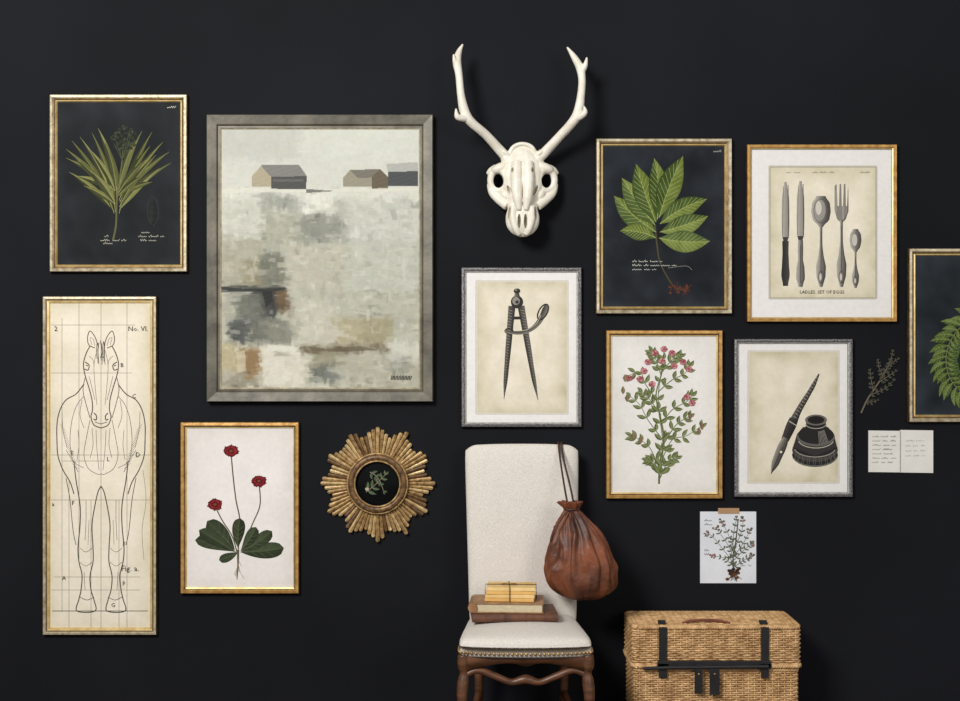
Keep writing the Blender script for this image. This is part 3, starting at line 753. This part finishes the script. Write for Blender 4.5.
ob=pill(seatf,40,40,12).build('seat_cushion',e,[linen])
wl=ob.modifiers.new('w','WELD'); wl.merge_threshold=0.0002
mb=MB()
def sedge(u,v): return seatf(u,v,0,0)
for i in range(31):
    u=-1+2*i/30; p=sedge(u,-1); mb.ell((p.x,p.y-0.003,0.457),(0.0064,0.005,0.0064),nu=8,nv=6)
for sgn in (-1,1):
    for i in range(1,28):
        p=sedge(sgn,-1+2*i/28); mb.ell((p.x+sgn*0.002,p.y,0.457),(0.005,0.006,0.006),nu=8,nv=6)
mb.build('nailhead_trim',e,[brass])
mb=MB()
def Z(py,y=-0.6): return CZ-(py-350.5)*(D+y)/F
def apron(y0,y1,xa,xb,z_top,arch=0.03,base=0.40):
    n=24; poly=[(xa,z_top),(xb,z_top)]
    for i in range(n+1):
        t=1-i/n; x=xa+(xb-xa)*t
        q=abs(2*t-1)
        z=base+arch*math.sin(math.pi*min(1,(1-q)*1.3)/1.0*0.5)-0.012*math.exp(-((2*t-1)/0.12)**2)
        poly.append((x,z))
    mb.extr(poly,y0,y1)
apron(-0.605,-0.575,0.161-0.215,0.161+0.215,0.448,arch=0.028,base=0.392)
for sg in (-1,1):
    a=Vector((0.161+sg*0.218,-0.59,0.425));b=Vector((0.161+sg*0.182,-0.16,0.425))
    mb.tube([a,b],0.022,4)
    xl=0.161+sg*0.220
    P=catmull([(xl,-0.592,0.447,.019),(xl,-0.592,0.41,.021),(xl-sg*0.004,-0.590,0.385,.016),(xl,-0.592,0.35,.021),(xl+sg*0.004,-0.598,0.30,.019),(xl,-0.59,0.24,.015),(xl-sg*0.006,-0.58,0.19,.018),(xl-sg*0.002,-0.585,0.14,.020),(xl,-0.592,0.09,.015),(xl,-0.60,0.04,.019),(xl,-0.605,0.0,.022)],5)
    mb.tube([p[:3] for p in P],[p[3] for p in P],12)
    xb=0.161+sg*0.165
    P=catmull([(xb,-0.145,0.52,.018),(xb,-0.15,0.45,.021),(xb,-0.15,0.30,.018),(xb,-0.12,0.12,.016),(xb,-0.09,0.0,.018)],5)
    mb.tube([p[:3] for p in P],[p[3] for p in P],10)
    P=catmull([(xl,-0.585,0.19),(0.161+sg*0.19,-0.37,0.165),(xb,-0.135,0.19)],8); mb.tube(P,0.014,10)
P=catmull([(0.161-0.218,-0.592,0.372,.011),(0.161-0.17,-0.59,0.392,.012),(0.161-0.11,-0.59,0.372,.013),(0.161-0.05,-0.59,0.350,.012),(0.161,-0.59,0.36,.017),(0.161+0.05,-0.59,0.350,.012),(0.161+0.11,-0.59,0.372,.013),(0.161+0.17,-0.59,0.392,.012),(0.161+0.218,-0.592,0.372,.011)],6)
mb.tube([p[:3] for p in P],[p[3] for p in P],10)
P=catmull([(0.161-0.19,-0.37,0.165),(0.161,-0.37,0.155),(0.161+0.19,-0.37,0.165)],8); mb.tube(P,0.014,10)
mb.build('walnut_legs_and_rails',e,[wood])
# ================= books
def book(name,cx,cy,z,w,d,h,rot,cc,c2,pages=(214,198,164),spine_front=True):
    e=empty(name,Vector((cx,cy,z)))
    cov=mat(name+'_cover',cc,c2,rough=0.55,scale=25,bump=0.2); pg=mat(name+'_pages',pages,tuple(v*0.8 for v in pages),rough=0.9,scale=60,stretch=(1,1,20))
    R=Matrix.Rotation(rot,3,'Z'); cz=Vector((cx,cy,z))
    def bx(c,s,mbx): mbx.box(cz+R@Vector(c),s,rz=rot)
    mb=MB(); t=0.0035
    bx((0,0,t/2),(w,d,t),mb); bx((0,0,h-t/2),(w,d,t),mb)
    if spine_front:
        mb.tube([cz+R@Vector((-w/2,-d/2+0.002,h/2)),cz+R@Vector((w/2,-d/2+0.002,h/2))],h/2,12,flat=0.8)
        for k in (-0.34,-0.12,0.12,0.34): mb.tube([cz+R@Vector((w*k-0.002,-d/2+0.001,h/2)),cz+R@Vector((w*k+0.002,-d/2+0.001,h/2))],h/2*1.06,12,flat=0.9)
    else: mb.tube([cz+R@Vector((-w/2+0.002,-d/2,h/2)),cz+R@Vector((-w/2+0.002,d/2,h/2))],h/2,12,flat=1)
    mb.build('cover',e,[cov],smooth=False,bevel=0.0006)
    mb=MB(); bx((0,0.001,h/2),(w-0.010,d-0.010,h-2*t),mb); mb.build('pages',e,[pg],smooth=False)
    return e
zb=0.5255
book('leather_bound_book',(513.5-480)*4.64/F,-0.335,zb,0.315,0.17,0.030,math.radians(3),(110,66,42),(74,44,30))
book('cloth_bound_book',(508.5-480)*4.66/F,-0.335,zb+0.0312,0.262,0.165,0.036,math.radians(-3),(168,128,88),(130,92,58),spine_front=False)
z2=zb+0.0312+0.0366
e=empty('twine_tied_paper_bundle',Vector(((511-480)*4.66/F,-0.33,z2)))
cz=e.location.copy(); mb=MB()
for k in range(4):
    mb.cur=k%2; r=math.radians(-4+random.uniform(-3,3)); mb.box(cz+Vector((random.uniform(-.003,.003),0,0.0065+k*0.013)),(0.182,0.125,0.0125),rz=r)
mb.build('paper_packets',e,[mat('kraft_yellow',(222,178,104),(204,156,84),rough=0.8),mat('kraft_cream',(230,198,138),(210,174,106),rough=0.8)],smooth=False,bevel=0.002)
mb=MB()
hh=0.053
for al in (0,1):
    if al==0: L=[(-0.006,-0.066,0.001),(-0.006,-0.067,hh),(-0.006,0.067,hh),(-0.006,0.067,0.001)]
    else: L=[(-0.095,0.0,0.001),(-0.096,0.0,hh+0.001),(0.096,-0.006,hh+0.001),(0.095,-0.006,0.001)]
    mb.tube([cz+Vector(p) for p in L],0.0016,6)
for sg in (1,-1):
    P=catmull([(-0.006,-0.003,hh+0.001),(-0.006+sg*0.015,-0.016,hh+0.006),(-0.006+sg*0.028,-0.01,hh+0.004),(-0.006+sg*0.014,-0.001,hh+0.003),(-0.006,-0.003,hh+0.002)],5)
    mb.tube([cz+Vector(p) for p in P],0.0014,6)
mb.build('twine',e,[mat('jute_twine',(120,88,56),(90,62,38),rough=0.9)])
# ================= leather bag
yb=-0.285
c=W(580,560,yb); e=empty('leather_drawstring_bag',c)
leather=mat('brown_leather',(136,74,42),(64,34,22),rough=0.5,scale=9,bump=0.8,bscale=60,spec=0.45,detail=8)
ld=mat('dark_leather_cord',(70,40,28),(46,26,18),rough=0.5)
prof=catmull([(598.5,0.5,584),(597.8,12,584),(595,23,583.5),(588,31.5,582.5),(578,35.2,581.5),(567,35.6,581),(555,33,580),(543,29,578.5),(531,22.5,576.5),(521,15,574),(513,9,572),(509,6.6,571.5),(505.5,9,571),(501.5,12,570)],5)
vs=[];fs=[];NS=160
s=(D+yb)/F
def ridge(x): return 1-2*abs(math.sin(x))**0.8
for j,(py,r,cx) in enumerate(prof):
    t=max(0,min(1,(596-py)/80)); a_=0.025+0.14*t**1.2
    for i in range(NS):
        th=2*math.pi*i/NS
        q=noise.noise(Vector((math.cos(th)*1.6,math.sin(th)*1.6,py*0.03)))
        wv=noise.noise(Vector((math.cos(th)*3.2+9,math.sin(th)*3.2,py*0.08)))
        w2=1-abs(noise.noise(Vector((math.cos(th)*2.4+3,math.sin(th)*2.4,py*0.045+4))))*2.2
        tw=0.006*(py-500)
        pl=1+a_*0.75*ridge(5.5*th+2.2*q+tw)+0.45*a_*ridge(9.5*th+2*q+1)+0.04*q+0.05*wv-0.03*max(0,w2)**3
        rr=r*s*pl
        vs.append(Vector(((cx-480)*s+rr*math.cos(th),yb+rr*math.sin(th)*(0.62 if r>12 else 0.62+0.3*(12-r)/12),CZ-(py-350.5)*s-0.003*math.sin(5*th)*(1 if py>590 or py<506 else 0.3))))
for j in range(len(prof)-1):
    for i in range(NS): fs.append((j*NS+i,j*NS+(i+1)%NS,(j+1)*NS+(i+1)%NS,(j+1)*NS+i))
fs.append(tuple(range(NS)))
mb=MB(); mb.add(vs,fs)
ob=mb.build('pleated_pouch',e,[leather])
so=ob.modifiers.new('s','SOLIDIFY'); so.thickness=0.002
mb=MB()
mb.tube([Vector(((571.5-480)*s+0.028*math.cos(a),yb+0.024*math.sin(a),Z(509,yb))) for a in [2*math.pi*i/24 for i in range(24)]],0.004,8,closed=True)
def strap(P,r=0.0038):
    Q=catmull(P,8); mb.tube([Vector(q) for q in Q],r,8)
def pw(px,py,y): return tuple(W(px,py,y))
topz=1.152
for (a0,a1,a2,a3,a4) in [(569,565,561,559,559),(575,571,565,562,562)]:
    strap([pw(a0,511,yb-0.022),pw(a1,490,-0.235),pw(a2,465,-0.165),pw(a3,450,-0.118),((a4-480)*.0039,-0.100,topz-0.001),((a4-480)*.0039,-0.08,topz+0.004),((a4-480)*.0039,-0.055,topz-0.002),((560-480)*.0039,-0.040,topz-0.06)])
strap([pw(569,510,yb-0.03),pw(562,518,yb-0.05),pw(555,530,yb-0.065),pw(551,542,yb-0.06)],0.0032)
strap([pw(572,511,yb-0.03),pw(571,522,yb-0.07),pw(574,533,yb-0.095)],0.0028)
mb.build('leather_cord',e,[ld])
# ================= wicker trunk
wick=mat('wicker_cane',(220,180,128),(164,122,76),rough=0.55,scale=35,bump=0.15)
wdark=mat('wicker_inner',(84,54,28),(60,38,20),rough=0.9)
blk=mat('black_leather_strap',(34,32,33),(22,21,22),rough=0.45,bump=0.2)
tan=mat('tan_leather_handle',(130,66,44),(92,46,30),rough=0.5)
YF=-0.30;YB=-0.045;xL=0.575;xR=(800-480)*(D+YF)/F
HW=(xR-xL)/2;CX=(xR+xL)/2;CY=(YF+YB)/2;HD=(YB-YF)/2
e=empty('wicker_trunk',Vector((CX,CY,0)))
def perim(hw,hd,rc,step):
    pts=[];segs=[((-hw+rc,-hd),(hw-rc,-hd),(0,-1)),((hw,-hd+rc),(hw,hd-rc),(1,0)),((hw-rc,hd),(-hw+rc,hd),(0,1)),((-hw,hd-rc),(-hw,-hd+rc),(-1,0))]
    L=2*(2*hw-2*rc)+2*(2*hd-2*rc)+2*math.pi*rc
    n=int(round(L/step)); n+=(-n)%8; st=L/n; d=0
    for k in range(n):
        d=k*st; q=d
        for si,(a,b,nn) in enumerate(segs):
            l=math.hypot(b[0]-a[0],b[1]-a[1])
            if q<=l: t=q/l; pts.append((a[0]+(b[0]-a[0])*t,a[1]+(b[1]-a[1])*t,nn[0],nn[1])); break
            q-=l; al=math.pi/2*rc
            if q<=al:
                th=math.atan2(nn[1],nn[0])+q/rc; cxx=(hw-rc)*(1 if si in(0,1) else -1); cyy=(hd-rc)*(-1 if si in(0,3) else 1)
                pts.append((cxx+rc*math.cos(th),cyy+rc*math.sin(th),math.cos(th),math.sin(th))); break
            q-=al
    return pts
mb=MB()
def rows(z0,z1,hw,hd,pitch,r):
    P=perim(hw,hd,0.02,0.0058); nst=4; z=z0;k=0
    while z<z1:
        pts=[]
        for i,(x,y,nx,ny) in enumerate(P):
            o=0.0036*math.cos(math.pi*i/nst+(k%2)*math.pi)
            pts.append(Vector((CX+x+nx*o,CY+y+ny*o,z+0.0006*math.sin(i*0.37+k))))
        mb.tube(pts,r*random.uniform(0.85,1.08),5,closed=True)
        z+=pitch;k+=1
    for i in range(0,len(P),nst):
        x,y,nx,ny=P[i]; mb.tube([Vector((CX+x,CY+y,z0-0.004)),Vector((CX+x,CY+y,z1+0.004))],0.0025,5)
ZL=0.330;ZT=0.479
rows(0.02,ZL-0.012,HW-0.006,HD-0.006,0.0082,0.0043)
rows(ZL+0.012,ZT-0.008,HW,HD,0.0082,0.0043)
def rim(z,hw,hd,r=0.0062,tw=0.028):
    P=perim(hw,hd,0.02,0.006)
    for ph in (0,2.09,4.19):
        mb.tube([Vector((CX+x+nx*r*0.8*math.cos(i*0.006/tw*6.28+ph),CY+y+ny*r*0.8*math.cos(i*0.006/tw*6.28+ph),z+r*0.8*math.sin(i*0.006/tw*6.28+ph))) for i,(x,y,nx,ny) in enumerate(P)],r,6,closed=True)
rim(ZT,HW-0.003,HD-0.003); rim(ZL+0.004,HW+0.001,HD+0.001); rim(ZL-0.012,HW-0.006,HD-0.006,0.005); rim(0.0115,HW-0.004,HD-0.004,0.006)
y=YF+0.012;k=0
while y<YB-0.008:
    n=int((2*HW-0.02)/0.0058); pts=[Vector((CX-HW+0.01+i*0.0058,y,ZT+0.001+0.010*math.sin(math.pi*i/n)*math.sin(math.pi*(y-YF)/(YB-YF))+0.0030*math.cos(math.pi*i/4+(k%2)*math.pi))) for i in range(n+1)]
    mb.tube(pts,0.0043,5); y+=0.0082;k+=1
mb.build('woven_cane',e,[wick],recalc=False)
mb=MB(); mb.box((CX,CY,0.18),(2*HW-0.022,2*HD-0.022,0.31)); mb.box((CX,CY,(ZL+ZT)/2),(2*HW-0.012,2*HD-0.012,ZT-ZL-0.006)); mb.build('inner_lining',e,[wdark],smooth=False)
mb=MB(); yf=YF-0.010
def sx(px): return (px-480)*(D+yf)/F
def sz(py): return CZ-(py-350.5)*(D+yf)/F
for xa,xb in ((659,667),(761,769)):
    x0,x1=sx(xa),sx(xb); w=x1-x0; xc=(x0+x1)/2
    mb.box((xc,YF+0.012,ZT+0.010),(w,0.044,0.004),rx=math.radians(28))
    mb.box((xc,yf,(ZT+0.002+sz(678))/2),(w,0.004,ZT+0.002-sz(678)))
    mb.box((xc,yf-0.004,sz(666)),(w*1.5,0.006,0.022))
mb.tube([Vector((sx(643),yf-0.007,sz(668))),Vector((sx(672),yf-0.008,sz(667))),Vector((sx(768),yf-0.008,sz(666)))],[0.006,0.008,0.008],10)
mb.box((sx(714),yf-0.004,sz(664)),(sx(770)-sx(657),0.006,0.026))
for xa,xb,ya,yb_ in ((694,702,664,693),(709,719,668,694)):
    mb.box(((sx(xa)+sx(xb))/2,yf-0.012,(sz(ya)+sz(yb_))/2),(sx(xb)-sx(xa),0.005,sz(ya)-sz(yb_)))
mb.build('leather_straps',e,[blk],smooth=False,bevel=0.0015)
mb=MB()
P=catmull([(sx(684),YF+0.03,ZT+0.008),(sx(692),YF+0.03,ZT+0.018),(sx(706),YF+0.03,ZT+0.021),(sx(722),YF+0.03,ZT+0.018),(sx(732),YF+0.03,ZT+0.008)],6)
mb.tube(P,0.005,8); mb.build('carry_handle',e,[tan])
mb=MB()
for x in (698,714): mb.ell((sx(x),yf-0.017,sz(673)),(0.004,0.003,0.004),nu=8,nv=6)
mb.build('buckle_studs',e,[brass])
# ================= room shell
wm=mat('charcoal_wall_paint',(27,28,32),(19,20,23),rough=0.75,scale=0.9,bump=0.08,bscale=90,spec=0.09,detail=8)
mb=MB(); mb.box((0,0.05,1.6),(9,0.1,3.2)); mb.build('wall_back',None,[wm],smooth=False)
mb=MB(); mb.box((0,-3.45,-0.05),(9,7.1,0.1)); mb.build('floor',None,[mat('dark_oak_floor',(62,46,34),(40,29,22),rough=0.45,scale=3,stretch=(1,12,1))],smooth=False)
# ================= light
w=bpy.data.worlds.new('World'); S.world=w; w.use_nodes=True
w.node_tree.nodes['Background'].inputs[0].default_value=(1.0,0.99,0.98,1); w.node_tree.nodes['Background'].inputs[1].default_value=0.28
def area(name,loc,tgt,size,power,c=(1,1,1)):
    l=bpy.data.lights.new(name,'AREA'); l.energy=power; l.shape='RECTANGLE'; l.size=size[0]; l.size_y=size[1]; l.color=c
    o=bpy.data.objects.new(name,l); o.location=loc; o.rotation_euler=(Vector(tgt)-Vector(loc)).to_track_quat('-Z','Y').to_euler(); col.objects.link(o)
area('softbox_key',(-2.2,-4.7,3.9),(0.1,0,1.4),(1.4,1.4),305,(1,0.99,0.975))
area('softbox_fill',(3.2,-5.5,2.6),(0,0,1.5),(2,2),75,(1,0.99,0.98))
cam=bpy.data.cameras.new('camera'); cam.lens=36*F/960; cam.sensor_width=36; cam.sensor_fit='HORIZONTAL'
co=bpy.data.objects.new('camera',cam); co.location=(0,-D,CZ); co.rotation_euler=(math.pi/2,0,0); col.objects.link(co); S.camera=co
